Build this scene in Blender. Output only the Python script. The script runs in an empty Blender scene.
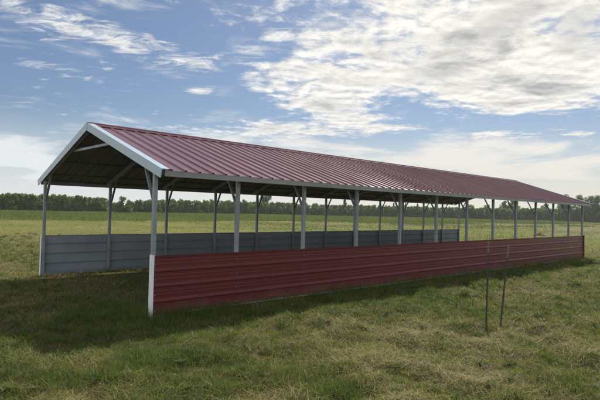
import bpy, math, random
import numpy as np
from mathutils import Vector, Matrix

rng = np.random.default_rng(7)
random.seed(7)
scene = bpy.context.scene
COL = scene.collection
R = math.radians

# ------------------------------------------------------------------ measures (metres)
BAY, NB, WID = 1.584, 12, 5.61
LEN = BAY * NB
HW = 0.91                      # panelled wall height
RIDGE, EAVE, OVER = 3.235, 2.215, 0.297
SLOPE = (RIDGE - EAVE) / (WID / 2 + OVER)
CAM = Vector((-3.4612, -7.0044, 1.6827))
ROLL, PITCH, YAW = 0.0256, 0.02, 0.8232
FPX = 494.34
SUN = Vector((0.72, 0.39, 1.0)).normalized()


# ------------------------------------------------------------------ bookkeeping helpers
def tag(o, label=None, cat=None, group=None, kind=None):
    for k, v in (('label', label), ('category', cat), ('group', group), ('kind', kind)):
        if v:
            o[k] = v
    return o


def empty(name, loc=(0, 0, 0)):
    o = bpy.data.objects.new(name, None)
    o.location = loc
    o.empty_display_size = 0.2
    COL.objects.link(o)
    return o


class MB:
    """collects faces and builds ONE mesh object"""

    def __init__(self):
        self.v, self.f, self.m = [], [], []

    def box(self, x0, x1, y0, y1, z0, z1, m=0):
        n = len(self.v)
        self.v += [(x0, y0, z0), (x1, y0, z0), (x1, y1, z0), (x0, y1, z0),
                   (x0, y0, z1), (x1, y0, z1), (x1, y1, z1), (x0, y1, z1)]
        for q in ((3, 2, 1, 0), (4, 5, 6, 7), (0, 1, 5, 4), (1, 2, 6, 5), (2, 3, 7, 6), (3, 0, 4, 7)):
            self.f.append(tuple(n + i for i in q)); self.m.append(m)

    def bar(self, a, b, w, h, up=(0, 0, 1), m=0):
        """rectangular tube from a to b, w across, h along 'up'"""
        a, b = Vector(a), Vector(b)
        d = (b - a).normalized()
        s = d.cross(Vector(up)).normalized()
        u = s.cross(d).normalized()
        n = len(self.v)
        for p in (a, b):
            for i, j in ((-1, -1), (1, -1), (1, 1), (-1, 1)):
                self.v.append(tuple(p + s * (i * w / 2) + u * (j * h / 2)))
        for q in ((3, 2, 1, 0), (4, 5, 6, 7), (0, 1, 5, 4), (1, 2, 6, 5), (2, 3, 7, 6), (3, 0, 4, 7)):
            self.f.append(tuple(n + i for i in q)); self.m.append(m)

    def sweep(self, prof, a, b, axes, m=0, cap=True, closed=True):
        """profile [(p,q)] in axes (e1,e2) swept from a to b"""
        a, b = Vector(a), Vector(b)
        e1, e2 = Vector(axes[0]), Vector(axes[1])
        n, k = len(self.v), len(prof)
        for p in (a, b):
            for (x, y) in prof:
                self.v.append(tuple(p + e1 * x + e2 * y))
        for i in range(k if closed else k - 1):
            j = (i + 1) % k
            self.f.append((n + i, n + j, n + k + j, n + k + i)); self.m.append(m)
        if cap and closed:
            self.f.append(tuple(n + i for i in reversed(range(k)))); self.m.append(m)
            self.f.append(tuple(n + k + i for i in range(k))); self.m.append(m)

    def build(self, name, mats, parent=None, bevel=0.0, smooth=False):
        me = bpy.data.meshes.new(name)
        me.from_pydata(self.v, [], self.f)
        if not isinstance(mats, (list, tuple)):
            mats = [mats]
        for m in mats:
            me.materials.append(m)
        me.polygons.foreach_set('material_index', self.m)
        if smooth:
            me.polygons.foreach_set('use_smooth', [True] * len(self.f))
        me.update()
        o = bpy.data.objects.new(name, me)
        COL.objects.link(o)
        if parent:
            o.parent = parent
        if bevel:
            b = o.modifiers.new('bevel', 'BEVEL')
            b.width = bevel; b.segments = 2; b.limit_method = 'ANGLE'; b.angle_limit = R(40)
        return o


def np_mesh(name, verts, faces, mat, color=None, parent=None, link=True, smooth=False):
    """fast mesh from arrays; faces (n,4) quads or (n,3) tris"""
    me = bpy.data.meshes.new(name)
    nv, nf, k = len(verts), len(faces), faces.shape[1]
    me.vertices.add(nv)
    me.vertices.foreach_set('co', np.ascontiguousarray(verts, dtype=np.float32).ravel())
    me.loops.add(nf * k)
    me.loops.foreach_set('vertex_index', np.ascontiguousarray(faces, dtype=np.int32).ravel())
    me.polygons.add(nf)
    me.polygons.foreach_set('loop_start', np.arange(0, nf * k, k, dtype=np.int32))
    me.polygons.foreach_set('loop_total', np.full(nf, k, dtype=np.int32))
    if smooth:
        me.polygons.foreach_set('use_smooth', np.ones(nf, dtype=bool))
    if color is not None:
        at = me.color_attributes.new('tint', 'FLOAT_COLOR', 'POINT')
        c = np.ones((nv, 4), dtype=np.float32); c[:, :3] = color
        at.data.foreach_set('color', c.ravel())
    me.materials.append(mat)
    me.update(calc_edges=True)
    if not link:
        return me
    o = bpy.data.objects.new(name, me)
    COL.objects.link(o)
    if parent:
        o.parent = parent
    return o


# ------------------------------------------------------------------ numpy value noise
def vnoise(x, y, seed=0):
    xi, yi = np.floor(x).astype(np.int64), np.floor(y).astype(np.int64)
    fx, fy = x - xi, y - yi
    fx, fy = fx * fx * (3 - 2 * fx), fy * fy * (3 - 2 * fy)

    def h(a, b):
        n = (a * 374761393 + b * 668265263 + seed * 1442695041) & 0xffffffff
        n = ((n ^ (n >> 13)) * 1274126177) & 0xffffffff
        n = n ^ (n >> 16)
        return (n & 0xffff) / 65535.0
    return ((h(xi, yi) * (1 - fx) + h(xi + 1, yi) * fx) * (1 - fy)
            + (h(xi, yi + 1) * (1 - fx) + h(xi + 1, yi + 1) * fx) * fy)


def fbm(x, y, seed=0, oct=4):
    s, a, t = 0, 1.0, 0
    for i in range(oct):
        s = s + a * vnoise(x * 2 ** i + 17 * i, y * 2 ** i - 9 * i, seed + i); t += a; a *= .5
    return s / t


def sstep(a, b, x):
    t = np.clip((x - a) / (b - a), 0, 1)
    return t * t * (3 - 2 * t)


def rect_dist(x, y):
    """distance outside of the shelter's footprint"""
    dx = np.maximum(np.maximum(-x, x - LEN), 0)
    dy = np.maximum(np.maximum(-y, y - WID), 0)
    return np.hypot(dx, dy)


def ground_h(x, y):
    d = np.hypot(x - CAM.x, y - CAM.y)
    amp = 0.25 + 0.75 * sstep(0.0, 1.5, rect_dist(x, y))
    h = (fbm(x * 1.1, y * 1.1, 3, 3) - .5) * .17 + (fbm(x * 3.4, y * 3.4, 11, 2) - .5) * .15
    return h * amp * (1 - sstep(60, 120, d)) - .012


# ------------------------------------------------------------------ material helpers
def new_mat(name):
    m = bpy.data.materials.new(name)
    m.use_nodes = True
    nt = m.node_tree
    nt.nodes.clear()
    out = nt.nodes.new('ShaderNodeOutputMaterial')
    return m, nt, out


def N(nt, t, **kw):
    n = nt.nodes.new(t)
    for k, v in kw.items():
        if k.startswith('i_'):
            n.inputs[int(k[2:]) if k[2:].isdigit() else k[2:]].default_value = v
        else:
            setattr(n, k, v)
    return n


def math_n(nt, op, a, b=None, c=None, clamp=False):
    n = nt.nodes.new('ShaderNodeMath'); n.operation = op; n.use_clamp = clamp
    for i, v in enumerate((a, b, c)):
        if v is None:
            continue
        if isinstance(v, (int, float)):
            n.inputs[i].default_value = v
        else:
            nt.links.new(v, n.inputs[i])
    return n.outputs[0]


def mixc(nt, fac, a, b, mode='MIX'):
    n = nt.nodes.new('ShaderNodeMix'); n.data_type = 'RGBA'; n.blend_type = mode
    for s, v in ((n.inputs[0], fac), (n.inputs[6], a), (n.inputs[7], b)):
        if isinstance(v, (int, float)):
            s.default_value = v
        elif isinstance(v, tuple):
            s.default_value = (*v, 1)
        else:
            nt.links.new(v, s)
    return n.outputs[2]


def maprange(nt, v, a, b, c=0.0, d=1.0, smooth=True):
    n = nt.nodes.new('ShaderNodeMapRange')
    n.interpolation_type = 'SMOOTHSTEP' if smooth else 'LINEAR'
    nt.links.new(v, n.inputs[0])
    for i, x in enumerate((a, b, c, d)):
        n.inputs[i + 1].default_value = x
    return n.outputs[0]


def noise(nt, vec, scale, detail=4, rough=.55, dist=0.0, lac=2.0):
    n = nt.nodes.new('ShaderNodeTexNoise')
    n.inputs['Scale'].default_value = scale; n.inputs['Detail'].default_value = detail
    n.inputs['Roughness'].default_value = rough; n.inputs['Distortion'].default_value = dist
    n.inputs['Lacunarity'].default_value = lac
    if vec is not None:
        nt.links.new(vec, n.inputs['Vector'])
    return n.outputs[0]


def painted_metal(name, base, alt, rough, metallic=0.0, spec=.5, scale=1.0, stretch=(1, 1, 1), bump=0.0,
                  stain=None, spangle=0.0, coat=0.0, splash=None, streak=None):
    m, nt, out = new_mat(name)
    p = N(nt, 'ShaderNodeBsdfPrincipled')
    tc = N(nt, 'ShaderNodeTexCoord')
    mp = N(nt, 'ShaderNodeMapping'); mp.inputs['Scale'].default_value = stretch
    nt.links.new(tc.outputs['Object'], mp.inputs[0])
    n1 = noise(nt, mp.outputs[0], 1.7 * scale, 6, .6)
    col = mixc(nt, maprange(nt, n1, .35, .68), base, alt)
    if stain:
        n2 = noise(nt, mp.outputs[0], 4.1 * scale, 5, .7)
        col = mixc(nt, maprange(nt, n2, .56, .74, 0, .6), col, stain)
    if spangle:
        v = N(nt, 'ShaderNodeTexVoronoi'); v.inputs['Scale'].default_value = 60
        nt.links.new(tc.outputs['Object'], v.inputs['Vector'])
        g = math_n(nt, 'MULTIPLY_ADD', v.outputs['Color'], spangle, 1 - spangle / 2)
        col = mixc(nt, 1.0, col, g, 'MULTIPLY')
    if splash:                                   # mud thrown up by rain along the foot
        sp_ = N(nt, 'ShaderNodeSeparateXYZ'); nt.links.new(tc.outputs['Object'], sp_.inputs[0])
        n5 = noise(nt, tc.outputs['Object'], 3.5, 7, .7)
        hgt = math_n(nt, 'MULTIPLY_ADD', math_n(nt, 'SUBTRACT', n5, .5), -.55, sp_.outputs[2])
        col = mixc(nt, maprange(nt, hgt, -.02, .26, .65, 0), col, splash)
    if streak:                                   # dust washed down the slope in streaks
        mp2 = N(nt, 'ShaderNodeMapping'); mp2.inputs['Scale'].default_value = (7, .35, .35)
        nt.links.new(tc.outputs['Object'], mp2.inputs[0])
        n6 = noise(nt, mp2.outputs[0], 1.0, 6, .65)
        col = mixc(nt, maprange(nt, n6, .45, .72, 0, .5), col, streak)
    nt.links.new(col, p.inputs['Base Color'])
    n3 = noise(nt, mp.outputs[0], 9 * scale, 4, .6)
    nt.links.new(maprange(nt, n3, .3, .7, rough * .8, min(1, rough * 1.25), False), p.inputs['Roughness'])
    p.inputs['Metallic'].default_value = metallic
    p.inputs['Specular IOR Level'].default_value = spec
    p.inputs['Coat Weight'].default_value = coat
    p.inputs['Coat Roughness'].default_value = .25
    if bump:
        b = N(nt, 'ShaderNodeBump'); b.inputs['Strength'].default_value = bump; b.inputs['Distance'].default_value = .02
        n4 = noise(nt, mp.outputs[0], 2.3 * scale, 2, .5)
        nt.links.new(n4, b.inputs['Height']); nt.links.new(b.outputs[0], p.inputs['Normal'])
    nt.links.new(p.outputs[0], out.inputs[0])
    return m


def leaf_mat(name, trans=.35, rough=.55, spec=.3):
    """foliage whose hue comes from the per-leaf 'tint' attribute; thin, so light comes through"""
    m, nt, out = new_mat(name)
    a = N(nt, 'ShaderNodeAttribute', attribute_name='tint')
    p = N(nt, 'ShaderNodeBsdfPrincipled')
    p.inputs['Roughness'].default_value = rough; p.inputs['Specular IOR Level'].default_value = spec
    nt.links.new(a.outputs['Color'], p.inputs['Base Color'])
    t = N(nt, 'ShaderNodeBsdfTranslucent')
    col = mixc(nt, 1.0, a.outputs['Color'], (1.15, 1.2, .7), 'MULTIPLY')
    nt.links.new(col, t.inputs[0])
    x = N(nt, 'ShaderNodeMixShader'); x.inputs[0].default_value = trans
    nt.links.new(p.outputs[0], x.inputs[1]); nt.links.new(t.outputs[0], x.inputs[2])
    nt.links.new(x.outputs[0], out.inputs[0])
    return m


M_ROOF = painted_metal('roof_red_paint', (.125, .044, .055), (.145, .054, .065), .19, spec=.55, coat=.0, scale=.6,
                       stretch=(1, .25, .25), bump=.02, streak=(.20, .12, .125))
M_RED = painted_metal('wall_red_paint', (.094, .0105, .0120), (.108, .0135, .015), .36, spec=.4, scale=.8,
                      stretch=(.25, 1, 1), bump=.015, splash=(.13, .075, .058))
M_BACK = painted_metal('primer_grey_back', (.215, .25, .28), (.18, .21, .238), .5, spec=.35, scale=.8, bump=.04)
M_UNDER = painted_metal('roof_underside_primer', (.12, .12, .118), (.09, .09, .09), .6, spec=.3, scale=.6)
M_GALV = painted_metal('galvanised_steel', (.25, .283, .30), (.195, .222, .238), .5, metallic=.3, scale=2.0, spangle=.22)
M_TRIM = painted_metal('white_trim_paint', (.74, .76, .78), (.66, .68, .70), .38, scale=1.5)
M_RAKE = painted_metal('pale_blue_grey_trim_paint', (.34, .415, .48), (.33, .40, .463), .3, scale=1.5)
M_EAVE = painted_metal('eave_trim_paint', (.22, .235, .225), (.17, .185, .18), .5, scale=1.2, stretch=(.3, 1, 1))
M_PURL = painted_metal('dark_purlin_steel', (.07, .075, .078), (.05, .054, .056), .55)  # purlins, coloured darker than the other galvanised steel
M_STAKE = painted_metal('stake_green_black', (.018, .022, .02), (.03, .028, .025), .6, scale=6, stain=(.07, .04, .025))
M_TIP = painted_metal('stake_tip_paint', (.13, .11, .10), (.08, .065, .055), .6, scale=8, stain=(.2, .1, .06))
M_GRASS = leaf_mat('grass_blade', .42, .6, .15)
M_STRAW = leaf_mat('dry_straw', .25, .7, .12)
M_LEAF = leaf_mat('tree_leaf', .5, .5, .35)


def bark_mat():
    m, nt, out = new_mat('bark')
    p = N(nt, 'ShaderNodeBsdfPrincipled'); p.inputs['Roughness'].default_value = .9
    tc = N(nt, 'ShaderNodeTexCoord')
    n1 = noise(nt, tc.outputs['Object'], 6, 5, .65)
    nt.links.new(mixc(nt, n1, (.05, .04, .03), (.13, .105, .08)), p.inputs['Base Color'])
    nt.links.new(p.outputs[0], out.inputs[0])
    return m


M_BARK = bark_mat()


def ground_mat():
    m, nt, out = new_mat('field_ground')
    p = N(nt, 'ShaderNodeBsdfPrincipled'); p.inputs['Roughness'].default_value = .95
    p.inputs['Specular IOR Level'].default_value = .1
    g = N(nt, 'ShaderNodeNewGeometry')
    pos = g.outputs['Position']
    sep = N(nt, 'ShaderNodeSeparateXYZ'); nt.links.new(pos, sep.inputs[0])
    fine = noise(nt, pos, 22, 6, .7)
    mid = noise(nt, pos, 2.2, 6, .62)
    big = noise(nt, pos, .16, 5, .6)
    # near lawn: thatch, soil and short green
    c = mixc(nt, maprange(nt, fine, .3, .7), (.055, .046, .028), (.13, .108, .058))
    c = mixc(nt, maprange(nt, mid, .40, .62, 0, .8), c, (.052, .060, .020))
    # mown field farther off: hay with green showing through
    far = mixc(nt, maprange(nt, mid, .3, .7), (.180, .160, .068), (.105, .115, .036))
    far = mixc(nt, maprange(nt, big, .42, .62, 0, .75), far, (.080, .104, .027))
    v = N(nt, 'ShaderNodeVectorMath', operation='DISTANCE'); nt.links.new(pos, v.inputs[0])
    v.inputs[1].default_value = (CAM.x, CAM.y, 0)
    d = v.outputs['Value']
    c = mixc(nt, maprange(nt, d, 18, 40), c, far)
    # bare brown soil to the right of the shelter's far end
    w = math_n(nt, 'MULTIPLY_ADD', math_n(nt, 'SUBTRACT', big, .5), 14, sep.outputs[1])
    wx = math_n(nt, 'MULTIPLY_ADD', math_n(nt, 'SUBTRACT', mid, .5), 26, sep.outputs[0])
    mask = math_n(nt, 'MULTIPLY', maprange(nt, wx, 40, 52), maprange(nt, wx, 72, 86, 1, 0))
    mask = math_n(nt, 'MULTIPLY', mask, maprange(nt, w, 12, 22, 1, 0))
    c = mixc(nt, math_n(nt, 'MULTIPLY', mask, .55), c, mixc(nt, mid, (.085, .068, .046), (.125, .100, .070)))
    # bare worn earth along the drip line and below the roof
    nt.links.new(c, p.inputs['Base Color'])
    b = N(nt, 'ShaderNodeBump'); b.inputs['Strength'].default_value = .8; b.inputs['Distance'].default_value = .03
    nt.links.new(fine, b.inputs['Height']); nt.links.new(b.outputs[0], p.inputs['Normal'])
    nt.links.new(p.outputs[0], out.inputs[0])
    return m


# ------------------------------------------------------------------ ground: one sheet to the horizon
def axis(c):
    a = [0.0]; s = .07
    while a[-1] < 9:
        a.append(a[-1] + s)
    while a[-1] < 3200:
        s *= 1.09; a.append(a[-1] + s)
    a = np.array(a)
    return np.concatenate([-a[:0:-1], a]) + c


gx, gy = axis(1.0), axis(-2.0)
X, Y = np.meshgrid(gx, gy, indexing='ij')
V = np.stack([X, Y, ground_h(X, Y)], -1).reshape(-1, 3)
I = np.arange(len(gx) * len(gy)).reshape(len(gx), len(gy))
F = np.stack([I[:-1, :-1], I[1:, :-1], I[1:, 1:], I[:-1, 1:]], -1).reshape(-1, 4)
ground = np_mesh('ground', V, F, ground_mat(), smooth=True)
tag(ground, kind='structure')


# ------------------------------------------------------------------ grass
def blades(px, py, pz, L, Wd, ang, lean, droop, color):
    """one bent two-segment strip per point"""
    n = len(px)
    dirx, diry = np.cos(ang), np.sin(ang)
    sx, sy = -diry, dirx
    P = np.zeros((n, 6, 3), np.float32)
    for k, (t, wf) in enumerate(((0, 1), (.55, .8), (1, .12))):
        run = L * (np.sin(lean) * t + droop * t * t * .6)
        ht = L * (np.cos(lean) * t - droop * t * t * .45)
        cx, cy, cz = px + dirx * run, py + diry * run, pz + ht
        for s, side in enumerate((-1, 1)):
            P[:, 2 * k + s, 0] = cx + sx * side * Wd * wf / 2
            P[:, 2 * k + s, 1] = cy + sy * side * Wd * wf / 2
            P[:, 2 * k + s, 2] = cz
    base = np.arange(n)[:, None] * 6
    f = np.concatenate([base + np.array([[0, 1, 3, 2]]), base + np.array([[2, 3, 5, 4]])], 0)
    c = np.repeat(color[:, None, :], 6, 1).reshape(-1, 3)
    return P.reshape(-1, 3), f, c


def polar(n, r0, r1, power, half=R(44)):
    """points in the wedge of ground in front of the photographer; density falls off as r^-power"""
    u = rng.random(n)
    e = 2 - power
    r = (r0 ** e + u * (r1 ** e - r0 ** e)) ** (1 / e) if abs(e) > 1e-6 else r0 * (r1 / r0) ** u
    a = YAW + rng.uniform(-half, half, n)
    return CAM.x + r * np.cos(a), CAM.y + r * np.sin(a), r


def lerp3(t, a, b):
    return np.array(a)[None, :] * (1 - t[:, None]) + np.array(b)[None, :] * t[:, None]


def green_patch(x, y):
    g = .42 * fbm(x * .5, y * .5, 21, 3) + .58 * fbm(x * 1.35, y * 1.35, 23, 3) + .035
    g = g + .16 * np.exp(-((y + 1.0) / 1.1) ** 2) * (x > -3) - .05 * sstep(-3, -4.6, y)
    return g


def tuft_patch(x, y):
    return fbm(x * 2.3 + 5, y * 2.3, 31, 3)


def make_grass():
    # living blades
    x, y, r = polar(640000, 2.3, 64, 2.0)
    g = green_patch(x, y); t = tuft_patch(x, y)
    keep = rng.random(len(x)) < np.clip(.50 + 2.6 * (g - .36) + 1.2 * (t - .5), .16, 1)
    # trampled below the roof, unmown along the wall foot
    inside = (x > 0) & (x < LEN) & (y > .1) & (y < WID - .1)
    keep &= ~(inside & (rng.random(len(x)) < .35))
    x, y, r, g, t = x[keep], y[keep], r[keep], g[keep], t[keep]
    n = len(x)
    foot = np.exp(-np.abs(y + .12) / .22) * ((x > -.3) & (x < LEN + .3)) + np.exp(-np.hypot(x, y) / .4)
    foot += .7 * np.exp(-np.abs(y - WID) / .25) * ((x > -.3) & (x < LEN))
    tall = np.clip((t - .52) * 5, 0, 1) * np.clip((g - .42) * 6, 0, 1)
    L = (.032 + .04 * rng.random(n) + .075 * tall * rng.random(n) + .19 * foot * rng.random(n)) * (1 + .012 * np.minimum(r, 30))
    Wd = (.0032 + .002 * rng.random(n)) * np.maximum(1, r / 5.5) ** .85
    ang = rng.uniform(0, 2 * math.pi, n)
    lean = np.abs(rng.normal(.25, .35, n)).clip(0, 1.3)
    droop = rng.uniform(.1, .8, n)
    k = np.clip(rng.normal(.42, .28, n) + 1.1 * (.5 - g), 0, 1)
    col = lerp3(k, (.075, .105, .022), (.195, .180, .062))
    lush = np.clip(tall + foot * .5, 0, 1)[:, None] * .7
    col = col * (1 - lush) + np.array([[.050, .098, .018]]) * lush
    farw = sstep(14, 36, r)[:, None]
    hay = np.clip(fbm(x * .09, y * .09, 77, 3) * 2.4 - .9 + .40 * sstep(18, 6, x), 0, 1)[:, None]
    farc = np.array([[.125, .168, .044]]) * (1 - hay) + np.array([[.225, .222, .085]]) * hay
    col = col * (1 - farw) + farc * farw
    col *= rng.uniform(.95, 1.55, n)[:, None] * np.array([[1.06, 1.0, .95]])
    v, f, c = blades(x, y, ground_h(x, y) - .004, L, Wd, ang, lean, droop, col)
    o = np_mesh('grass', v, f, M_GRASS, c)
    tag(o, 'short patchy green grass of the mown field', 'grass', kind='stuff')

    # raised tufts: many blades from one root
    nt_ = 8500
    x, y, r = polar(nt_, 2.4, 30, 1.5)
    g = green_patch(x, y)
    keep = (rng.random(nt_) < np.clip(.25 + 3 * (g - .42), .05, 1)) & (rect_dist(x, y) > .05)
    x, y, r, g = x[keep], y[keep], r[keep], g[keep]
    sx_ = np.array([3.80, 3.84, 3.72, 3.93, 3.99, 3.88]); sy_ = np.array([-3.42, -3.50, -3.48, -3.55, -3.62, -3.66])
    x, y = np.concatenate([x, sx_]), np.concatenate([y, sy_])
    r, g = np.concatenate([r, np.full(6, 8.0)]), np.concatenate([g, np.full(6, .55)])
    nb = 46
    m = len(x)
    rad = rng.uniform(.03, .11, m); hh = rng.uniform(.05, .15, m) * (1 - .35 * sstep(-3, -5, y))
    kk = np.clip(rng.normal(.22, .28, m) + (.5 - g), 0, 1)
    a = rng.uniform(0, 2 * math.pi, (m, nb)); q = np.sqrt(rng.random((m, nb)))
    bx = (x[:, None] + np.cos(a) * q * rad[:, None]).ravel(); by = (y[:, None] + np.sin(a) * q * rad[:, None]).ravel()
    n = m * nb
    L = (hh[:, None] * rng.uniform(.45, 1.1, (m, nb))).ravel()
    lean = (q * .75 * rng.uniform(.4, 1.3, (m, nb))).ravel()
    k = np.clip(kk[:, None] + rng.normal(0, .2, (m, nb)), 0, 1).ravel()
    col = lerp3(k, (.052, .100, .020), (.195, .185, .066)) * rng.uniform(.75, 1.2, n)[:, None]
    Wd = np.repeat(.0042 * np.maximum(1, r / 5.5) ** .8, nb) * rng.uniform(.7, 1.3, n)
    v, f, c = blades(bx, by, ground_h(bx, by) - .006, L, Wd, a.ravel() + rng.normal(0, .5, n), lean, rng.uniform(.15, .9, n), col)
    o = np_mesh('grass_tufts', v, f, M_GRASS, c)
    tag(o, 'longer green tufts standing out of the short grass', 'grass', kind='stuff')

    # low broad-leaved weeds pressed flat among the grass
    m = 900
    x, y, r = polar(m, 2.6, 18, 1.4)
    keep = rect_dist(x, y) > .1
    x, y, r = x[keep], y[keep], r[keep]; m = len(x); nb = 9
    a = (rng.uniform(0, 6.28, (m, 1)) + np.arange(nb)[None] * 2.4 + rng.normal(0, .2, (m, nb))).ravel()
    L = (rng.uniform(.035, .085, (m, 1)) * rng.uniform(.6, 1.1, (m, nb))).ravel()
    col = lerp3(rng.random(m), (.050, .095, .022), (.105, .140, .045)).repeat(nb, 0) * rng.uniform(.8, 1.2, m * nb)[:, None]
    bx, by = x.repeat(nb), y.repeat(nb)
    v, f, c = blades(bx, by, ground_h(bx, by) + .012, L, L * rng.uniform(.22, .38, m * nb), a, rng.uniform(.7, 1.25, m * nb), rng.uniform(.1, .6, m * nb), col)
    o = np_mesh('broadleaf_weeds', v, f, M_GRASS, c)
    tag(o, 'low broad leaved weeds scattered through the short grass', 'weeds', kind='stuff')

    # dead cut stalks and thatch lying between the blades
    x, y, r = polar(480000, 2.3, 64, 2.0)
    g = green_patch(x, y)
    t = fbm(x * 1.5 + 9, y * 1.5, 55, 3)
    keep = rng.random(len(x)) < np.clip(.34 + 1.8 * (.46 - g) + 1.3 * (t - .5), .06, 1)
    x, y, r, t = x[keep], y[keep], r[keep], t[keep]
    n = len(x)
    L = rng.uniform(.04, .15, n) * (1 + .02 * np.minimum(r, 30))
    Wd = (.0022 + .0022 * rng.random(n)) * np.maximum(1, r / 5.5) ** .85
    ang = rng.uniform(0, 2 * math.pi, n)
    lean = np.clip(rng.normal(1.32, .22, n), .5, 1.56)
    droop = rng.uniform(-.05, .25, n)
    k = rng.random(n)
    col = lerp3(k, (.135, .112, .045), (.35, .31, .135)) * rng.uniform(.75, 1.2, n)[:, None]
    pz = ground_h(x, y) + rng.uniform(.002, .035, n)
    v, f, c = blades(x, y, pz, L, Wd, ang, lean, droop, col)
    o = np_mesh('dry_grass', v, f, M_STRAW, c)
    tag(o, 'straw coloured cut grass lying in thatch over the field', 'dry grass', kind='stuff')

    # uncut darker strip before the tree row
    n = 330000
    x = rng.uniform(-6, 175, n); y = rng.uniform(43, 108, n)
    h, d = np.arctan2(y - CAM.y, x - CAM.x) - YAW, np.hypot(x - CAM.x, y - CAM.y)
    edge = 43.5 + 3 * (fbm(x * .05, y * 0, 5, 3) - .5) + 2 * fbm(x * .4, y * .4, 8, 2)
    keep = (np.abs(h) < R(37)) & (y > edge)
    x, y, d = x[keep], y[keep], d[keep]
    n = len(x)
    p = fbm(x * .12, y * .12, 61, 4)
    L = rng.uniform(.18, .42, n) * (.75 + .7 * p)
    Wd = rng.uniform(.018, .04, n) * np.maximum(1, d / 60)
    k = np.clip(rng.normal(.35, .25, n) + 1.3 * (p - .5), 0, 1)
    col = lerp3(k, (.078, .112, .030), (.145, .165, .052)) * rng.uniform(.75, 1.25, n)[:, None]
    v, f, c = blades(x, y, ground_h(x, y) - .02, L, Wd, rng.uniform(0, 6.28, n), np.abs(rng.normal(.2, .25, n)),
                     rng.uniform(.1, .6, n), col)
    o = np_mesh('tall_grass', v, f, M_GRASS, c)
    tag(o, 'darker uncut tall grass in a strip before the tree row', 'tall grass', kind='stuff')

    # loose weeds in the field beyond the shelter's right half
    n = 150000
    x = rng.uniform(22, 150, n); y = rng.uniform(-6, 46, n)
    h = np.arctan2(y - CAM.y, x - CAM.x) - YAW
    w = fbm(x * .09, y * .16, 91, 4)
    bare = (x > 37) & (x < 82) & (y < 20)
    keep = (np.abs(h) < R(37)) & (rng.random(n) < np.clip((w - .40) * 4, 0.10, 1)) & ~(bare & (rng.random(n) < .8))
    x, y, w = x[keep], y[keep], w[keep]
    n = len(x)
    d = np.hypot(x - CAM.x, y - CAM.y)
    L = rng.uniform(.07, .22, n)
    k = rng.random(n)
    col = lerp3(k, (.060, .082, .025), (.120, .135, .050)) * rng.uniform(.75, 1.2, n)[:, None]
    v, f, c = blades(x, y, ground_h(x, y) - .01, L, rng.uniform(.014, .03, n) * np.maximum(1, d / 40), rng.uniform(0, 6.28, n),
                     np.abs(rng.normal(.3, .3, n)), rng.uniform(.1, .6, n), col)
    o = np_mesh('weeds', v, f, M_GRASS, c)
    tag(o, 'ragged green weeds in the field behind the open right half of the shelter', 'weeds', kind='stuff')


make_grass()

# ------------------------------------------------------------------ the open shelter
SH = empty('open_shelter')
tag(SH, 'long open-sided metal shelter with ribbed dark red gable roof on thin grey posts', 'shelter')
PITCH_R = .2445                    # rib spacing of the sheet metal


def rib_profile(length, pitch, first, h=.024, foot=.048, top=.024, minor=True):
    """(along, height) points of ribbed sheet metal"""
    pts = [(0.0, 0.0)]
    c = first
    while c < length + pitch:
        for (a, b) in ((c - foot / 2, 0), (c - top / 2, h), (c + top / 2, h), (c + foot / 2, 0)):
            if 0 < a < length:
                pts.append((a, b))
        if minor:
            for q in (pitch / 3, 2 * pitch / 3):
                for (a, b) in ((c + q - .014, 0), (c + q - .006, .002), (c + q + .006, .002), (c + q + .014, 0)):
                    if 0 < a < length:
                        pts.append((a, b))
        c += pitch
    pts.append((length, 0.0))
    return pts


def sheet(name, prof, p0, along, across, normal, depth, mats, th=.0012, parent=None, waves=1, rows=1, wob=0.0):
    """ribbed sheet: profile runs along 'along', extruded over 'depth' in 'across'; outside mats[0], back mats[1]"""
    p0, along, across, normal = Vector(p0), Vector(along), Vector(across), Vector(normal)
    b = MB()
    k = len(prof)
    for side in (0, 1):
        for r in range(rows + 1):
            t = r / rows
            for (a, h) in prof:
                w = wob * (vn1(a * .9 + 31 * t) - .5) if 0 < t < 1 else 0
                b.v.append(tuple(p0 + along * a + across * (depth * t) + normal * (h + w - side * th)))
    lay = k * (rows + 1)
    for r in range(rows):
        for i in range(k - 1):
            q = (r * k + i, r * k + i + 1, (r + 1) * k + i + 1, (r + 1) * k + i)
            b.f.append(q); b.m.append(0)
            b.f.append(tuple(lay + j for j in reversed(q))); b.m.append(1)
    for i in range(k - 1):                                # rims
        b.f.append((i, lay + i, lay + i + 1, i + 1)); b.m.append(0)
        e = rows * k
        b.f.append((e + i, e + i + 1, lay + e + i + 1, lay + e + i)); b.m.append(0)
    for r in range(rows):
        b.f.append((r * k, (r + 1) * k, lay + (r + 1) * k, lay + r * k)); b.m.append(0)
        e = k - 1
        b.f.append((r * k + e, lay + r * k + e, lay + (r + 1) * k + e, (r + 1) * k + e)); b.m.append(0)
    return b.build(name, mats, parent)


def vn1(x):
    return float(vnoise(np.array([x]), np.array([.5]), 4)[0])


def roof_z(y):
    """plane of the sheet metal over the shelter at y"""
    return RIDGE - SLOPE * abs(y - WID / 2)


ca = 1 / math.hypot(1, SLOPE)
half = (WID / 2 + OVER) / ca                 # length of one roof slope
prof = rib_profile(LEN + .04, PITCH_R, .152)
near_n = Vector((0, -SLOPE * ca, ca)); far_n = Vector((0, SLOPE * ca, ca))
rp = sheet('roof_slope', prof, (-.02, -OVER, EAVE), (1, 0, 0), (0, ca, SLOPE * ca), near_n, half, [M_ROOF, M_UNDER],
           parent=SH, rows=3, wob=.0015)
sheet('roof_slope', prof, (-.02, WID + OVER, EAVE), (1, 0, 0), (0, -ca, SLOPE * ca), far_n, half, [M_ROOF, M_UNDER],
      parent=SH, rows=3, wob=.0015)

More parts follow.
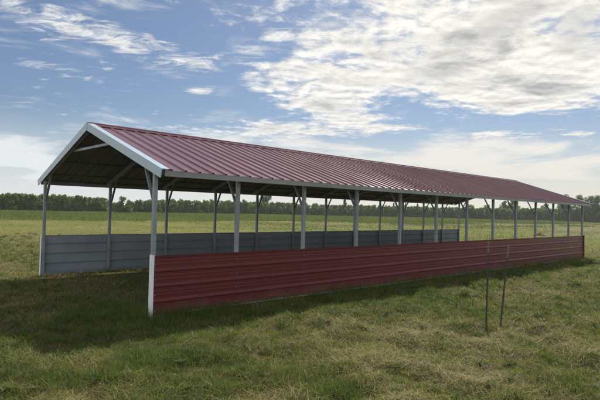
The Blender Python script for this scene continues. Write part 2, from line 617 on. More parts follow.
# ridge cap: folded strip riding on the ribs
b = MB()
w = .15
zt = RIDGE + .026
k_ = .003
up_ = [(-w, zt - w * SLOPE - .012), (-w, zt - w * SLOPE), (-.055, zt - .055 * SLOPE), (-.042, zt + .012), (-.014, zt + .019),
       (.014, zt + .019), (.042, zt + .012), (.055, zt - .055 * SLOPE), (w, zt - w * SLOPE), (w, zt - w * SLOPE - .012)]
cp = up_ + [(.05, zt - .055 * SLOPE - .006), (-.05, zt - .055 * SLOPE - .006)]
b.sweep(cp[::-1], (-.03, WID / 2, 0), (LEN + .03, WID / 2, 0), ((0, 1, 0), (0, 0, 1)))
b.build('ridge_cap', M_ROOF, SH)

# white rake trim on both gables: a face board and a flange on top of the roof
for gx_, s in ((-.024, -1), (LEN + .024, 1)):
    for side in (-1, 1):
        b = MB()
        yt = WID / 2 + side * (WID / 2 + OVER + .012)
        n = near_n if side < 0 else far_n
        ytop = WID / 2 + side * .001
        a = Vector((gx_, yt, EAVE - .012 * SLOPE)); e = Vector((gx_, ytop, RIDGE))
        # L section: (outward x, along normal)
        pr = [(0, -.108), (s * .014, -.112), (s * .016, .030), (-s * .115, .030), (-s * .115, .0255), (s * .0, .0255)]
        if s * side > 0:
            pr = pr[::-1]
        b.sweep(pr, a, e, ((1, 0, 0), tuple(n)))
        b.build('gable_trim', M_RAKE, SH)
# peak plates covering the mitre of the trim
for gx_, s in ((-.041, -1), (LEN + .041, 1)):
    b = MB()
    b.box(min(gx_, gx_ + s * .003), max(gx_, gx_ + s * .003), WID / 2 - .035, WID / 2 + .035, RIDGE - .10, RIDGE + .018)
    b.build('gable_peak_plate', M_RAKE, SH)

# eave trim strips
for side in (-1, 1):
    y0 = WID / 2 + side * (WID / 2 + OVER - .018)
    b = MB()
    pr = [(0, -.082), (.012, -.085), (.012, .0015), (0, .0045)]
    yy = 1 if side > 0 else -1
    pr = [(yy * p, q) for p, q in pr]
    b.sweep(pr if side > 0 else pr[::-1], (.03, y0, EAVE), (LEN - .03, y0, EAVE), ((0, 1, 0), (0, 0, 1)))
    b.build('eave_trim', M_EAVE, SH)

TUBE = .0635
rz = .052                                   # frame tubes hang this far below the sheet (purlin height)
# purlins: hat channels along the building
for side in (-1, 1):
    for q in (.12, .95, 1.85, 2.62, 3.02):
        y = WID / 2 + side * q
        n = near_n if side < 0 else far_n
        b = MB()
        p = Vector((0.0, y, roof_z(y))) + n * -.0125
        e = p + Vector((LEN, 0, 0))
        b.bar(p, e, .05, .022, up=tuple(n))
        b.build('purlin', M_PURL, SH)

bases = []
# frames
for i in range(NB + 1):
    x = min(max(i * BAY, TUBE / 2 + .012), LEN - TUBE / 2 - .012)
    for side in (-1, 1):
        y = TUBE / 2 if side < 0 else WID - TUBE / 2
        jit = random.uniform(-.006, .006)
        b = MB()
        top = roof_z(y) - rz - .05
        b.bar((x, y, .0), (x + jit, y, top), TUBE, TUBE, up=(0, 1, 0))
        post = b.build('post', M_GALV, SH, bevel=.006)
        # channel knee brace from post to rafter, towards the inside
        b = MB()
        y1 = WID / 2 + side * (WID / 2 - .39)
        a = Vector((x + .006, y - side * .034, 1.74)); e = Vector((x + .006, y1, roof_z(y1) - rz - .055))
        d = (e - a).normalized(); nrm = Vector((0, 1, 0)) - d * d.y; nrm.normalize()
        pr = [(-.024, 0), (.024, 0), (.024, .022), (.0215, .022), (.0215, .003), (-.0215, .003), (-.0215, .022), (-.024, .022)]
        b.sweep(pr, a, e, ((1, 0, 0), tuple(nrm * (1 if side < 0 else -1))))
        b.build('knee_brace', M_GALV, post)
        # rafter
        b = MB()
        n = near_n if side < 0 else far_n
        ye = WID / 2 + side * (WID / 2 + .22)
        a = Vector((x, ye, roof_z(ye))) - n * (rz + .004); e = Vector((x, WID / 2 + side * .002, roof_z(WID / 2))) - n * (rz + .004)
        b.bar(a, e, TUBE, TUBE, up=tuple(n))
        b.build('rafter', M_GALV, SH)
    b = MB()
    zt_ = 2.80; q = (RIDGE - rz - .04 - zt_) / SLOPE
    b.bar((x + .040, WID / 2 - q, zt_), (x + .040, WID / 2 + q, zt_), .012, .048)
    b.build('collar_tie', M_GALV, SH)

# base rails on the ground and the rail at the top of each panelled wall
for y in (TUBE / 2, WID - TUBE / 2):
    b = MB()
    for i in range(NB):
        b.box(i * BAY + .078 if i == 0 else i * BAY + .034, (i + 1) * BAY - (.078 if i == NB - 1 else .034), y - .0315, y + .0315, .004, .064)
    b.build('base_rail', M_GALV, SH)

# ribbed low walls: red outside, grey primer inside
wp = [(0, .004)]
for c in (.215, .448, .681):
    wp += [(c - .026, .004), (c - .012, .029), (c + .004, .029), (c + .040, .004)]
    for q in (.098, .150):
        wp += [(c + q - .016, .004), (c + q - .008, .0056), (c + q + .004, .0056), (c + q + .014, .004)]
wp = [p for p in wp if p[0] < HW - .04]
wp += [(HW - .034, .004), (HW - .026, .024), (HW - .012, .024), (HW, .006)]
for k in range(3):                                   # three lengths of sheet lapping over one another
    x0, x1 = k * LEN / 3, (k + 1) * LEN / 3 + (.12 if k < 2 else 0)
    lift = .0035 * (2 - k)
    o = sheet('wall_panel', wp, (x0, -.006 - lift, .02 + random.uniform(-.004, .004)), (0, 0, 1), (1, 0, 0), (0, -1, 0), x1 - x0,
              [M_RED, M_BACK], parent=SH, rows=6, wob=.007)
    tag(o, 'dark red ribbed low wall facing the camera')
    o = sheet('wall_panel', wp, (x0, WID + .006 + lift, .02), (0, 0, 1), (1, 0, 0), (0, 1, 0), x1 - x0,
              [M_RED, M_BACK], parent=SH, rows=6, wob=.007)
    tag(o, 'grey inner face of the low wall on the far side')
# screws with washers on the flats of the red wall, one column at each post
b = MB()
for r_, yy in ((.011, 0), (.011, -.003), (.006, -.004), (.005, -.010)):
    for q in range(6):
        b.v.append((r_ * math.cos(q * math.pi / 3), yy, r_ * math.sin(q * math.pi / 3)))
for ring in range(3):
    for q in range(6):
        b.f.append((ring * 6 + q, ring * 6 + (q + 1) % 6, ring * 6 + 6 + (q + 1) % 6, ring * 6 + 6 + q)); b.m.append(0)
b.f.append(tuple(18 + q for q in range(6))); b.m.append(0)
sc0 = b.build('screw', M_GALV, SH)
first = True
for i in range(NB + 1):
    x = i * BAY + (-.012 if 0 < i < NB else .06 if i == 0 else -.06)
    for z in (.09, .33, .565, .80):
        o = sc0 if first else sc0.copy()
        if not first:
            COL.objects.link(o)
        first = False
        o.location = (x, -.0205, z + random.uniform(-.008, .008))

# white corner trim at the open ends of the low walls
for x0, s in ((0, -1), (LEN, 1)):
    for y0, t in ((0, -1), (WID, 1)):
        b = MB()
        m = M_TRIM if s < 0 else M_RED
        zt_ = HW + .035
        xa, xb = sorted((x0 + s * .004, x0 + s * .007))
        ya, yb = sorted((y0 - t * .042, y0 + t * .050))
        b.box(xa, xb, ya, yb, -.03, zt_)
        ya, yb = sorted((y0 + t * .050, y0 + t * .053))
        xa, xb = sorted((x0 + s * .007, x0 - s * .024))
        b.box(xa, xb, ya, yb, -.03, zt_)
        b.build('corner_trim', m, SH)

# bent lower edge trim that shows light grey along the foot of the red wall
b = MB()
segs = [(.6, 6.2, .004, 0), (6.25, 11.6, .0, .006), (11.65, 13.6, .01, -.02), (13.7, 14.6, .0, .0), (14.65, 16.3, -.004, .01)]
for (xa, xb, dz0, dz1) in segs:
    a = Vector((xa, -.040, .030 + dz0)); e = Vector((xb, -.040, .030 + dz1))
    b.sweep([(0, 0), (-.010, -.008), (-.012, -.006), (-.002, .006), (.004, .006)], a, e, ((0, 1, 0), (0, 0, 1)))
b.build('bottom_trim', M_GALV, SH)



# ------------------------------------------------------------------ steel stakes in the grass
def stake(loc, top, label, h):
    r = empty('fence_stake', loc)
    tag(r, label, 'stake', 'steel stakes in the grass before the wall')
    a, e = Vector((0, 0, -.12)), Vector(top)
    d = e.normalized()
    s = Vector((.55, -.83, 0)); s = (s - d * s.dot(d)).normalized(); u = d.cross(s)
    b = MB()
    # T section
    pr = [(-.0125, 0), (.0125, 0), (.0125, .004), (.0025, .004), (.0025, .018), (-.0025, .018), (-.0025, .004), (-.0125, .004)]
    k = .86
    b.sweep(pr, a, e * k, (tuple(s), tuple(u)))
    z = .15
    while z < h * k - .05:                                  # studs on the face
        p = d * z
        b.bar(p - u * .003 - d * .006, p - u * .003 + d * .006, .008, .006, up=tuple(u))
        z += .055
    b.build('shaft', M_STAKE, r)
    b = MB()
    b.sweep(pr, e * k, e, (tuple(s), tuple(u)))
    for zz in np.arange(h * k + .03, h - .02, .055):
        p = d * zz
        b.bar(p - u * .003 - d * .006, p - u * .003 + d * .006, .008, .006, up=tuple(u))
    b.build('painted_tip', M_TIP, r)
    return r


def gz(x, y):
    return float(ground_h(np.array([x]), np.array([y]))[0])


def along(x, y):
    """slide a spot away from the viewer until the uneven ground carries it where level ground would"""
    k = 1.0
    for _ in range(12):
        k = 1 - gz(CAM.x + (x - CAM.x) * k, CAM.y + (y - CAM.y) * k) / CAM.z
    return CAM.x + (x - CAM.x) * k, CAM.y + (y - CAM.y) * k


xa, ya = along(3.88, -3.375); xb, yb = along(3.88, -3.59)
st1 = stake((xa, ya, gz(xa, ya)), (.012, -.01, 1.27), 'thin dark steel stake standing straight upright in the grass', 1.27)
st2 = stake((xb, yb, gz(xb, yb)), (.085, -.075, 1.255), 'thin dark steel stake leaning to the right in the grass', 1.26)


# ------------------------------------------------------------------ trees
def crown_mesh(name, H, rad, z0, n, leaf, shape='col', lumps=26, hue=(.050, .078, .022), hue2=(.105, .140, .042), seed=1, squash=1.0):
    """leaf quads in clumps through the crown's volume"""
    g = np.random.default_rng(seed)
    L = []
    for _ in range(lumps):
        t = g.random()
        z = z0 + (H - z0) * t
        if shape == 'col':                      # young orchard tree: narrow, bushy to the ground, loose top
            w = rad * (1.0 - .55 * t ** 3.4) * (.75 + .5 * g.random())
        elif shape == 'cone':
            w = rad * (1.05 - t) * (.8 + .3 * g.random()) + .05 * rad
        elif shape == 'umb':                    # wide flat crown
            w = rad * math.sqrt(max(.05, 1 - (2 * t - .75) ** 2)) * (.7 + .45 * g.random())
        else:                                   # round
            w = rad * math.sqrt(max(.03, 1 - (2 * t - 1) ** 2 * .95)) * (.75 + .4 * g.random())
        a = g.uniform(0, 2 * math.pi)
        rr = w * math.sqrt(g.random()) * .85
        s = (.20 + .22 * g.random()) * rad * (1.1 - .45 * t)
        if shape == 'col':
            s *= .62
            z += rad * .35 * g.random() ** 3 * (t > .75)
        L.append((rr * math.cos(a), rr * math.sin(a), z - .3 * s, s, g.random()))
    L = np.array(L)
    pick = g.integers(0, lumps, n)
    c = L[pick]
    d = g.normal(size=(n, 3)); d /= np.linalg.norm(d, axis=1)[:, None]
    rr = g.random(n) ** .45
    p = c[:, :3] + d * (rr * c[:, 3])[:, None] * np.array([[1, 1, 1.15 * squash]])
    p[:, 2] = np.maximum(p[:, 2], .06)
    a = g.normal(size=(n, 3)); a /= np.linalg.norm(a, axis=1)[:, None]
    bq = np.cross(a, d + .3 * g.normal(size=(n, 3))); bq /= np.linalg.norm(bq, axis=1)[:, None] + 1e-9
    s = leaf * g.uniform(.6, 1.35, n)[:, None]
    a = a * s; bq = bq * s * .55
    P = np.stack([p - a, p + bq, p + a, p - bq], 1).reshape(-1, 3)
    k = np.clip(c[:, 4] * .7 + g.normal(.15, .22, n), 0, 1)
    col = lerp3(k, hue, hue2) * g.uniform(.8, 1.2, n)[:, None] * np.array([[1.6, 1.8, 1.35]])
    col = np.repeat(col[:, None], 4, 1).reshape(-1, 3)
    return np_mesh(name, P, np.arange(4 * n).reshape(n, 4), M_LEAF, col, link=False), L


def trunk_mesh(name, H, r, lumps, limbs, seed=1):
    g = np.random.default_rng(seed)
    b = MB()

    def limb(p0, p1, r0, r1, seg=5, k=6):
        p0, p1 = Vector(p0), Vector(p1)
        d = (p1 - p0).normalized()
        s = d.cross(Vector((.3, .9, .1))).normalized(); u = d.cross(s)
        n = len(b.v)
        wob = [Vector((0, 0, 0))] + [Vector(g.normal(0, .03, 3)) * (p1 - p0).length for _ in range(seg - 1)] + [Vector((0, 0, 0))]
        for i in range(seg + 1):
            t = i / seg
            c = p0.lerp(p1, t) + wob[i]
            rr = r0 + (r1 - r0) * t
            for j in range(k):
                q = 2 * math.pi * j / k
                b.v.append(tuple(c + s * (rr * math.cos(q)) + u * (rr * math.sin(q))))
        for i in range(seg):
            for j in range(k):
                b.f.append((n + i * k + j, n + i * k + (j + 1) % k, n + (i + 1) * k + (j + 1) % k, n + (i + 1) * k + j)); b.m.append(0)
    limb((0, 0, -.1), (g.normal(0, .04) * H, g.normal(0, .04) * H, H), r, r * .25, 8, 8)
    for q in g.permutation(len(lumps))[:limbs]:
        x, y, z = lumps[q][:3]
        zb = max(.25, z - (.5 + .8 * math.hypot(x, y)) * .8)
        limb((0, 0, zb), (x, y, z), r * .42, r * .1, 4, 5)
    o = b.build(name, M_BARK, smooth=True)
    me = o.data
    bpy.data.objects.remove(o)
    return me


def variant(shape, H, rad, z0, n, leaf, lumps, seed, hue=None, hue2=None, tr=.06, limbs=8, squash=1.0):
    kw = {}
    if hue: kw['hue'] = hue
    if hue2: kw['hue2'] = hue2
    c, L = crown_mesh('crown', H, rad, z0, n, leaf, shape, lumps, seed=seed, squash=squash, **kw)
    t = trunk_mesh('trunk', H * .8, tr, L, limbs, seed)
    return c, t


def place(name, var, heading, dist, scale, sz, label, group=None, rot=0):
    r = empty(name, (CAM.x + dist * math.cos(heading), CAM.y + dist * math.sin(heading), 0))
    r.rotation_euler.z = rot
    r.scale = (scale, scale, sz)
    tag(r, label, 'tree', group)
    for nm, me in (('crown', var[0]), ('trunk', var[1])):
        o = bpy.data.objects.new(nm, me); COL.objects.link(o); o.parent = r
    return r


def head(px):
    """compass heading of a column of the 600-wide photograph near the horizon"""
    return YAW - math.atan((px - 300 - 8 * ROLL) / FPX)


# long row of young trees at the far edge of the field
VAR = [variant('col', 3.1, 1.2, .05, 3600, .12, 95, 100 + k, squash=1.7) for k in range(7)]
DARK = [variant('col', 3.1, 1.25, .05, 3600, .12, 95, 140 + k, (.042, .066, .022), (.085, .115, .036), squash=1.7) for k in range(4)]
row_label = 'dark green bushy young tree in the long row across the far field edge'
# (photo column, height of the row there)
HX = [-80, 0, 50, 100, 106, 109, 133, 137, 190, 240, 300, 345, 400, 440, 480, 520, 560, 600, 680]
HH = [3.15, 3.15, 3.1, 3.1, 2.7, 2.1, 2.3, 2.75, 3.15, 3.45, 3.25, 3.25, 3.5, 3.5, 3.5, 3.6, 3.9, 4.2, 4.2]


def row_dist(px):
    h = head(px)
    if px < 300:
        return 109 / math.sin(h)
    return 109 / math.sin(head(300)) + (px - 300) * .14


for lane, off in ((0, 0.0), (1, 2.6)):
    px = -70.0
    while px < 675:
        d = row_dist(px) + off + random.uniform(-.5, .5)
        hgt = np.interp(px, HX, HH) * random.uniform(.94, 1.06) * (1.0 if lane == 0 else 1.03)
        if not (109 < px < 134 and lane == 0):
            v = random.choice(VAR if random.random() < .65 else DARK)
            wsc = random.uniform(1.0, 1.4) * (1 if px < 300 else 1.25)
            place('young_tree', v, head(px), d, wsc, hgt / 3.1, row_label, 'row of young trees beyond the field', random.uniform(0, 6.28))
        step = 1.55 * (1 if lane == 0 else 1.35) * (1 if px < 300 else 1.3)
        px += step / d * FPX * random.uniform(.8, 1.2)

RND = variant('round', 3.2, 1.95, .1, 3200, .12, 46, 201, (.026, .046, .017), (.058, .082, .028), .1, 10)
place('round_tree', RND, head(123.5), 108, 1.15, 3.3 / 3.2, 'rounded dark green tree standing slightly apart before a dip in the row')
TALL = variant('round', 6.0, 2.3, 1.4, 3600, .17, 44, 202, (.030, .040, .024), (.060, .072, .040), .16, 14)
place('broad_tree', TALL, head(266), 148, 1.0, 1.07, 'broad dark tree rising above the row under the shelter roof')
CON = variant('cone', 5.5, 1.25, .5, 2400, .15, 40, 203, (.026, .044, .020), (.052, .074, .030), .12, 10)
CON2 = variant('cone', 5.2, 1.1, .5, 2200, .15, 36, 204, (.028, .048, .022), (.060, .084, .032), .12, 10)
place('conifer', CON, head(244), 150, .75, .83, 'slim pointed tree standing just above the row beside a near post')
place('conifer', CON, head(345), 150, 1.0, 1.0, 'taller dark pointed tree rising like a spike from the row')
for px, s, sz in ((394, .8, .9), (400, .9, .98), (406, .8, .92)):
    place('slender_tree', CON2, head(px), 165, s, sz, 'slender pointed tree in the tight clump of three above the row', 'clump of three slender trees', random.uniform(0, 6))
place('slender_tree', CON2, head(418), 165, .8, .9, 'slender pointed tree alone to the right of the clump of three')
for px, lab in ((471, 'low rounded tree peeping over the row under the eave'), (487, 'dark bushy tree over the row left of the umbrella crowned tree')):
    place('bushy_tree', RND, head(px), 172, 1.2, 1.45, lab, rot=random.uniform(0, 6))
UMB = variant('umb', 7.2, 2.6, 4.0, 2600, .20, 30, 205, (.034, .050, .026), (.072, .090, .040), .2, 16, .7)
place('umbrella_tree', UMB, head(505.5), 185, .85, .92, 'umbrella crowned tree on a thin bare trunk seen below the eave')
BIG = variant('round', 9.0, 3.4, 2.0, 4200, .24, 44, 206, (.036, .052, .026), (.084, .104, .044), .24, 20)
BIG2 = variant('round', 8.6, 3.2, 2.0, 3000, .24, 34, 207, (.040, .054, .028), (.095, .112, .050), .22, 20)
BIG3 = variant('umb', 9.0, 3.8, 3.2, 3200, .24, 34, 208, (.036, .050, .026), (.090, .108, .048), .24, 20)
place('broad_tree', BIG, head(514), 186, .75, .80, 'dense dark tree close to the right of the umbrella crowned tree')
for px, v, d, s, sz, lab in (
        (546, BIG2, 192, .8, .68, 'lower loose crowned tree over the row left of the tall group'),
        (565, BIG, 190, .85, 1.0, 'tall full crowned tree just above the tip of the roof'),
        (580, BIG3, 190, .85, .97, 'tall spreading tree with gaps in its crown right of the roof tip'),
        (594, BIG, 184, 1.0, .95, 'large dense tree at the right edge of the photo'),
        (611, BIG2, 188, 1.1, 1.0, 'tall loose tree beyond the right edge of the tree group'),
        (634, BIG, 186, 1.0, .9, 'big tree far to the right of the shelter')):
    place('tall_tree', v, head(px), d, s, sz, lab, rot=random.uniform(0, 6))

# low heap of reddish soil in the bare ground behind the wall's far end
g = np.random.default_rng(5)
n1, n2 = 26, 12
vv, ff = [], []
for j in range(n2 + 1):
    t = j / n2
    for i in range(n1):
        a = 2 * math.pi * i / n1
        rr = 1.2 * (1 - t) * (1 + .25 * math.sin(3 * a + 1) + .12 * g.normal())
        vv.append((rr * math.cos(a), .7 * rr * math.sin(a), .42 * t ** .7 * (1 + .08 * g.normal()) - .03))
for j in range(n2):
    for i in range(n1):
        ff.append((j * n1 + i, j * n1 + (i + 1) % n1, (j + 1) * n1 + (i + 1) % n1, (j + 1) * n1 + i))
M_SOIL = painted_metal('red_brown_soil', (.10, .05, .036), (.15, .095, .07), .95, spec=.05, scale=4, bump=.5)
heap = np_mesh('soil_heap', np.array(vv), np.array(ff), M_SOIL)
heap.scale = (.55, .55, .7)
heap.location = (CAM.x + 47 * math.cos(head(541)), CAM.y + 47 * math.sin(head(541)), 0)
tag(heap, 'small heap of reddish brown soil behind the far end of the red wall', 'soil heap')

# ------------------------------------------------------------------ sky
world = bpy.data.worlds.new('World')
scene.world = world
world.use_nodes = True
nt = world.node_tree
nt.nodes.clear()
wo = nt.nodes.new('ShaderNodeOutputWorld')
bg = nt.nodes.new('ShaderNodeBackground')
bg.inputs['Strength'].default_value = .10
nt.links.new(bg.outputs[0], wo.inputs[0])
sky = nt.nodes.new('ShaderNodeTexSky')
sky.sky_type = 'NISHITA'
sky.sun_disc = False
sky.sun_elevation = math.asin(SUN.z)
sky.sun_rotation = math.atan2(SUN.x, SUN.y)
sky.altitude = 50; sky.air_density = 1.0; sky.dust_density = 1.2; sky.ozone_density = 1.6
tc = nt.nodes.new('ShaderNodeTexCoord')
D = tc.outputs['Generated']
sp = N(nt, 'ShaderNodeSeparateXYZ'); nt.links.new(D, sp.inputs[0])
# azimuth measured to the right of the view axis and elevation, both in degrees
az = math_n(nt, 'ARCTAN2', sp.outputs[1], sp.outputs[0])
az = math_n(nt, 'MULTIPLY', math_n(nt, 'SUBTRACT', YAW, az), 180 / math.pi)
el = math_n(nt, 'MULTIPLY', math_n(nt, 'ARCSINE', sp.outputs[2]), 180 / math.pi)
ae = N(nt, 'ShaderNodeCombineXYZ'); nt.links.new(az, ae.inputs[0]); nt.links.new(el, ae.inputs[1])
AE = ae.outputs[0]
# cloud layer seen in perspective: direction projected to a plane overhead
zz = math_n(nt, 'MAXIMUM', math_n(nt, 'ADD', sp.outputs[2], .09), .03)
cu = N(nt, 'ShaderNodeCombineXYZ')
nt.links.new(math_n(nt, 'DIVIDE', sp.outputs[0], zz), cu.inputs[0])
nt.links.new(math_n(nt, 'DIVIDE', sp.outputs[1], zz), cu.inputs[1])
rotm = N(nt, 'ShaderNodeMapping'); rotm.inputs['Rotation'].default_value = (0, 0, -YAW + R(90)); nt.links.new(cu.outputs[0], rotm.inputs[0])
P2 = rotm.outputs[0]                     # x to the right, y away


def blob(cx, cy, rx, ry, ang, gain=1.0, inner=.25):
    s = N(nt, 'ShaderNodeVectorMath', operation='SUBTRACT'); nt.links.new(AE, s.inputs[0]); s.inputs[1].default_value = (cx, cy, 0)
    r = N(nt, 'ShaderNodeVectorRotate', rotation_type='Z_AXIS'); nt.links.new(s.outputs[0], r.inputs[0]); r.inputs['Angle'].default_value = -R(ang)
    m = N(nt, 'ShaderNodeVectorMath', operation='MULTIPLY'); nt.links.new(r.outputs[0], m.inputs[0]); m.inputs[1].default_value = (1 / rx, 1 / ry, 0)
    l = N(nt, 'ShaderNodeVectorMath', operation='LENGTH'); nt.links.new(m.outputs[0], l.inputs[0])
    return maprange(nt, l.outputs['Value'], inner, 1.15, gain, 0)


def addall(xs):
    s = xs[0]
    for x in xs[1:]:
        s = math_n(nt, 'ADD', s, x)
    return s


def strech(vec, sc, rot=0):
    m = N(nt, 'ShaderNodeMapping'); m.inputs['Scale'].default_value = sc; m.inputs['Rotation'].default_value = (0, 0, R(rot))
    nt.links.new(vec, m.inputs[0]); return m.outputs[0]


def pa(x, y):      # photo pixel -> (azimuth right of axis, elevation) in degrees
    u, v = (x - 300) / FPX, (200 - y) / FPX
    u, v = u * math.cos(-ROLL) + v * math.sin(-ROLL), -u * math.sin(-ROLL) + v * math.cos(-ROLL)
    el_ = math.atan2(math.sin(PITCH) + v * math.cos(PITCH), math.hypot(math.cos(PITCH) - v * math.sin(PITCH), u))
    az_ = math.atan2(u, math.cos(PITCH) - v * math.sin(PITCH))
    return math.degrees(az_), math.degrees(el_)


def pblob(x, y, rx, ry, ang=0, gain=1.0, inner=.25):
    a, e = pa(x, y)
    k = 1 / 8.6 * 1.0
    return blob(a, e, rx * k, ry * k, ang, gain, inner)


heavy = addall([
    pblob(455, 72, 190, 42, -8, .95, .3),         # big bank, body
    pblob(560, 30, 150, 58, 10, .95, .3),         # its upper right
    pblob(390, 14, 190, 36, 2, .72, .3),
    pblob(305, 84, 85, 30, -6, .85, .3),
    pblob(335, 108, 60, 20, 0, .6, .2),
    pblob(560, 88, 90, 26, 6, .6, .3),
    pblob(300, 130, 150, 16, 3, .85, .3),         # streaks under the bank
    pblob(500, 136, 80, 7, 0, .75, .2),
    pblob(598, 132, 30, 5, 0, .6, .2),
])
wisp = addall([
    pblob(40, 14, 90, 26, -14, .80, .1),          # cirrus at the upper left
    pblob(145, 48, 75, 20, -12, .78, .1),
    pblob(200, 62, 42, 7, 2, .7, .1),
    pblob(199, 91, 24, 6, 0, .85, .1),
    pblob(55, 70, 70, 9, -8, .40, .1),
    pblob(300, 18, 90, 16, 6, .5, .1),
    pblob(250, 55, 60, 14, 8, .25, .1),
])
low = addall([
    pblob(10, 160, 170, 40, 0, 1.0, .2),          # pale banks low on the left
    pblob(10, 104, 60, 8, 4, .35, .2),
    pblob(230, 128, 90, 9, 6, .35, .2),
    pblob(470, 162, 260, 24, 0, .95, .35),        # cream bank above the roof
    pblob(250, 142, 120, 12, 3, .7, .2),
])
# unseen bank behind the viewer and overhead, coverage raised to fill the shade
behind = maprange(nt, noise(nt, strech(P2, (.35, .35, .35)), 1.0, 4, .6), .34, .56, .35, .95)
side = maprange(nt, math_n(nt, 'ABSOLUTE', az), 36, 60, 0, 1)
over = maprange(nt, el, 26, 45, 0, 1)
elsewhere = math_n(nt, 'MULTIPLY', behind, math_n(nt, 'MAXIMUM', side, over))

nA = noise(nt, strech(P2, (1.5, 2.2, 1), 12), 1.6, 9, .62, .5)
nB = noise(nt, strech(P2, (1.2, 2.3, 1), -22), 3.4, 12, .72, .8)       # combed, for cirrus
nC = noise(nt, strech(P2, (1.6, 1.6, 1)), 5.2, 8, .62, .3)              # mackerel lumps
nL = noise(nt, strech(AE, (.05, .24, 1)), 1.6, 7, .6, .4)              # level banks near the horizon
texA = math_n(nt, 'ADD', math_n(nt, 'MULTIPLY', nA, .56), math_n(nt, 'MULTIPLY', nC, .44))
hv = math_n(nt, 'SUBTRACT', math_n(nt, 'MULTIPLY_ADD', heavy, .60, math_n(nt, 'MULTIPLY_ADD', texA, 2.6, -1.3)), .22)
dh = maprange(nt, hv, -.05, .44)
wv = math_n(nt, 'SUBTRACT', math_n(nt, 'MULTIPLY_ADD', wisp, .55, math_n(nt, 'MULTIPLY_ADD', nB, 2.4, -1.2)), .24)
dw = maprange(nt, wv, -.05, .48, 0, .92)
lv = math_n(nt, 'SUBTRACT', math_n(nt, 'MULTIPLY_ADD', low, .62, math_n(nt, 'MULTIPLY_ADD', nL, 2.4, -1.2)), .22)
dl = maprange(nt, lv, -.15, .50, 0, .92)
de = math_n(nt, 'MULTIPLY', elsewhere, maprange(nt, texA, .38, .58))
dens = math_n(nt, 'MAXIMUM', math_n(nt, 'MAXIMUM', dh, dw), math_n(nt, 'MAXIMUM', dl, de))
veil = maprange(nt, el, 0, 11, .78, 0)                                  # humid air at the horizon
dens = math_n(nt, 'MAXIMUM', dens, veil)

# cloud light: bright thin edges, greyer thick middles, warmer towards the sun
sd = N(nt, 'ShaderNodeVectorMath', operation='DOT_PRODUCT'); nt.links.new(D, sd.inputs[0]); sd.inputs[1].default_value = tuple(SUN)
near_sun = maprange(nt, sd.outputs['Value'], .35, 1.0)
thick_n = noise(nt, strech(P2, (1.3, 1.9, 1), 30), 1.5, 6, .6, .4)
thick = math_n(nt, 'MULTIPLY', maprange(nt, hv, .25, .70), maprange(nt, thick_n, .44, .64))
greyspots = addall([pblob(440, 70, 46, 13, 12, 1), pblob(505, 22, 50, 20, 20, .8), pblob(585, 32, 34, 26, 0, 1), pblob(470, 84, 40, 8, 5, .5)])
thick = math_n(nt, 'MAXIMUM', thick, math_n(nt, 'MULTIPLY', greyspots, maprange(nt, texA, .40, .60, .1, .9)))
lit = mixc(nt, near_sun, (6.4, 6.55, 6.7), (7.5, 7.2, 6.6))
lowc = mixc(nt, maprange(nt, az, -25, 18), (6.3, 6.55, 6.75), (6.6, 6.25, 5.65))
lit = mixc(nt, maprange(nt, el, 3, 13), lowc, lit)
front = maprange(nt, sd.outputs['Value'], .25, -.35)                     # unseen clouds behind the viewer, brightness added to lift the shade
lit = mixc(nt, front, lit, (18, 17.8, 17.5))
shade = mixc(nt, near_sun, (3.3, 3.6, 4.0), (3.5, 3.5, 3.5))
cloud = mixc(nt, math_n(nt, 'MULTIPLY', thick, .85), lit, shade)
# lumps catch the light on the side towards the sun
off = N(nt, 'ShaderNodeVectorMath', operation='ADD'); nt.links.new(P2, off.inputs[0]); off.inputs[1].default_value = (.022, .05, 0)
nC2 = noise(nt, strech(off.outputs[0], (1.6, 1.6, 1)), 5.2, 8, .62, .3)
nA2 = noise(nt, strech(off.outputs[0], (1.5, 2.2, 1), 12), 1.6, 9, .62, .5)
em = math_n(nt, 'ADD', math_n(nt, 'SUBTRACT', nC, nC2), math_n(nt, 'SUBTRACT', nA, nA2))
lum = math_n(nt, 'MINIMUM', math_n(nt, 'MAXIMUM', math_n(nt, 'MULTIPLY_ADD', em, .75, .97), .78), 1.10)
lum = math_n(nt, 'MULTIPLY', lum, maprange(nt, nC, .3, .7, .93, 1.05, False))
flat = maprange(nt, el, 5, 12)
lum = math_n(nt, 'MULTIPLY_ADD', math_n(nt, 'SUBTRACT', lum, 1.0), flat, 1.0)
cl2 = N(nt, 'ShaderNodeVectorMath', operation='SCALE'); nt.links.new(cloud, cl2.inputs[0]); nt.links.new(lum, cl2.inputs['Scale'])
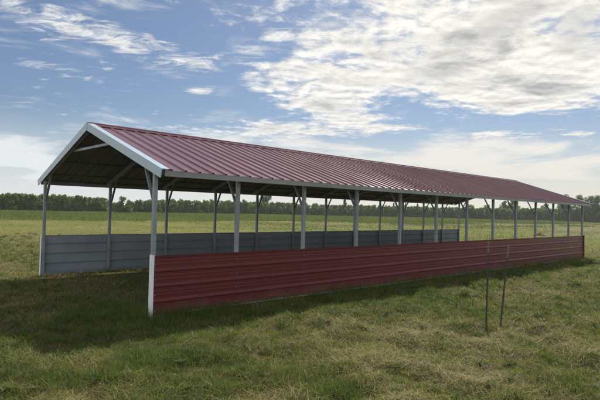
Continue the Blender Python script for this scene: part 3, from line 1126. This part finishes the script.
blue = mixc(nt, 1.0, sky.outputs[0], (.46, .515, .578), 'MULTIPLY')
nt.links.new(mixc(nt, dens, blue, cl2.outputs[0]), bg.inputs[0])
world.cycles.sampling_method = 'MANUAL'
world.cycles.sample_map_resolution = 1024

# ------------------------------------------------------------------ humid air over the field
hz = MB(); hz.box(-3350, 3350, -3350, 3350, -1.2, 13)
m, nt2, out = new_mat('haze_air')
pv = N(nt2, 'ShaderNodeVolumePrincipled')
pv.inputs['Color'].default_value = (.93, .95, .97, 1); pv.inputs['Density'].default_value = .00036
pv.inputs['Anisotropy'].default_value = .35
nt2.links.new(pv.outputs[0], out.inputs['Volume'])
haze = hz.build('haze', m)
tag(haze, 'thin pale haze over the whole field', 'haze', kind='stuff')

# ------------------------------------------------------------------ sun
sl = bpy.data.lights.new('sun', 'SUN')
sl.energy = 4.6; sl.angle = R(.8); sl.color = (1.0, .945, .86)
so = bpy.data.objects.new('sun', sl)
so.rotation_euler = SUN.to_track_quat('Z', 'Y').to_euler()
so.location = (0, 0, 30)
COL.objects.link(so)

# ------------------------------------------------------------------ camera
cam = bpy.data.cameras.new('camera')
cam.sensor_width = 36; cam.lens = FPX / 600 * 36
cam.clip_start = .05; cam.clip_end = 9000
co = bpy.data.objects.new('camera', cam)
d = Vector((math.cos(PITCH) * math.cos(YAW), math.cos(PITCH) * math.sin(YAW), math.sin(PITCH)))
r = Vector((math.sin(YAW), -math.cos(YAW), 0)); u = r.cross(d)
r2 = math.cos(ROLL) * r + math.sin(ROLL) * u
u2 = -math.sin(ROLL) * r + math.cos(ROLL) * u
mw = Matrix((r2, u2, -d)).transposed().to_4x4()
mw.translation = CAM
co.matrix_world = mw
COL.objects.link(co)
scene.camera = co

scene.view_settings.view_transform = 'Standard'
scene.view_settings.look = 'None'
scene.view_settings.exposure = .42
scene.view_settings.gamma = 1
scene.view_settings.use_curve_mapping = False
scene.render.engine = 'CYCLES'
scene.cycles.max_bounces = 6
scene.cycles.transparent_max_bounces = 4
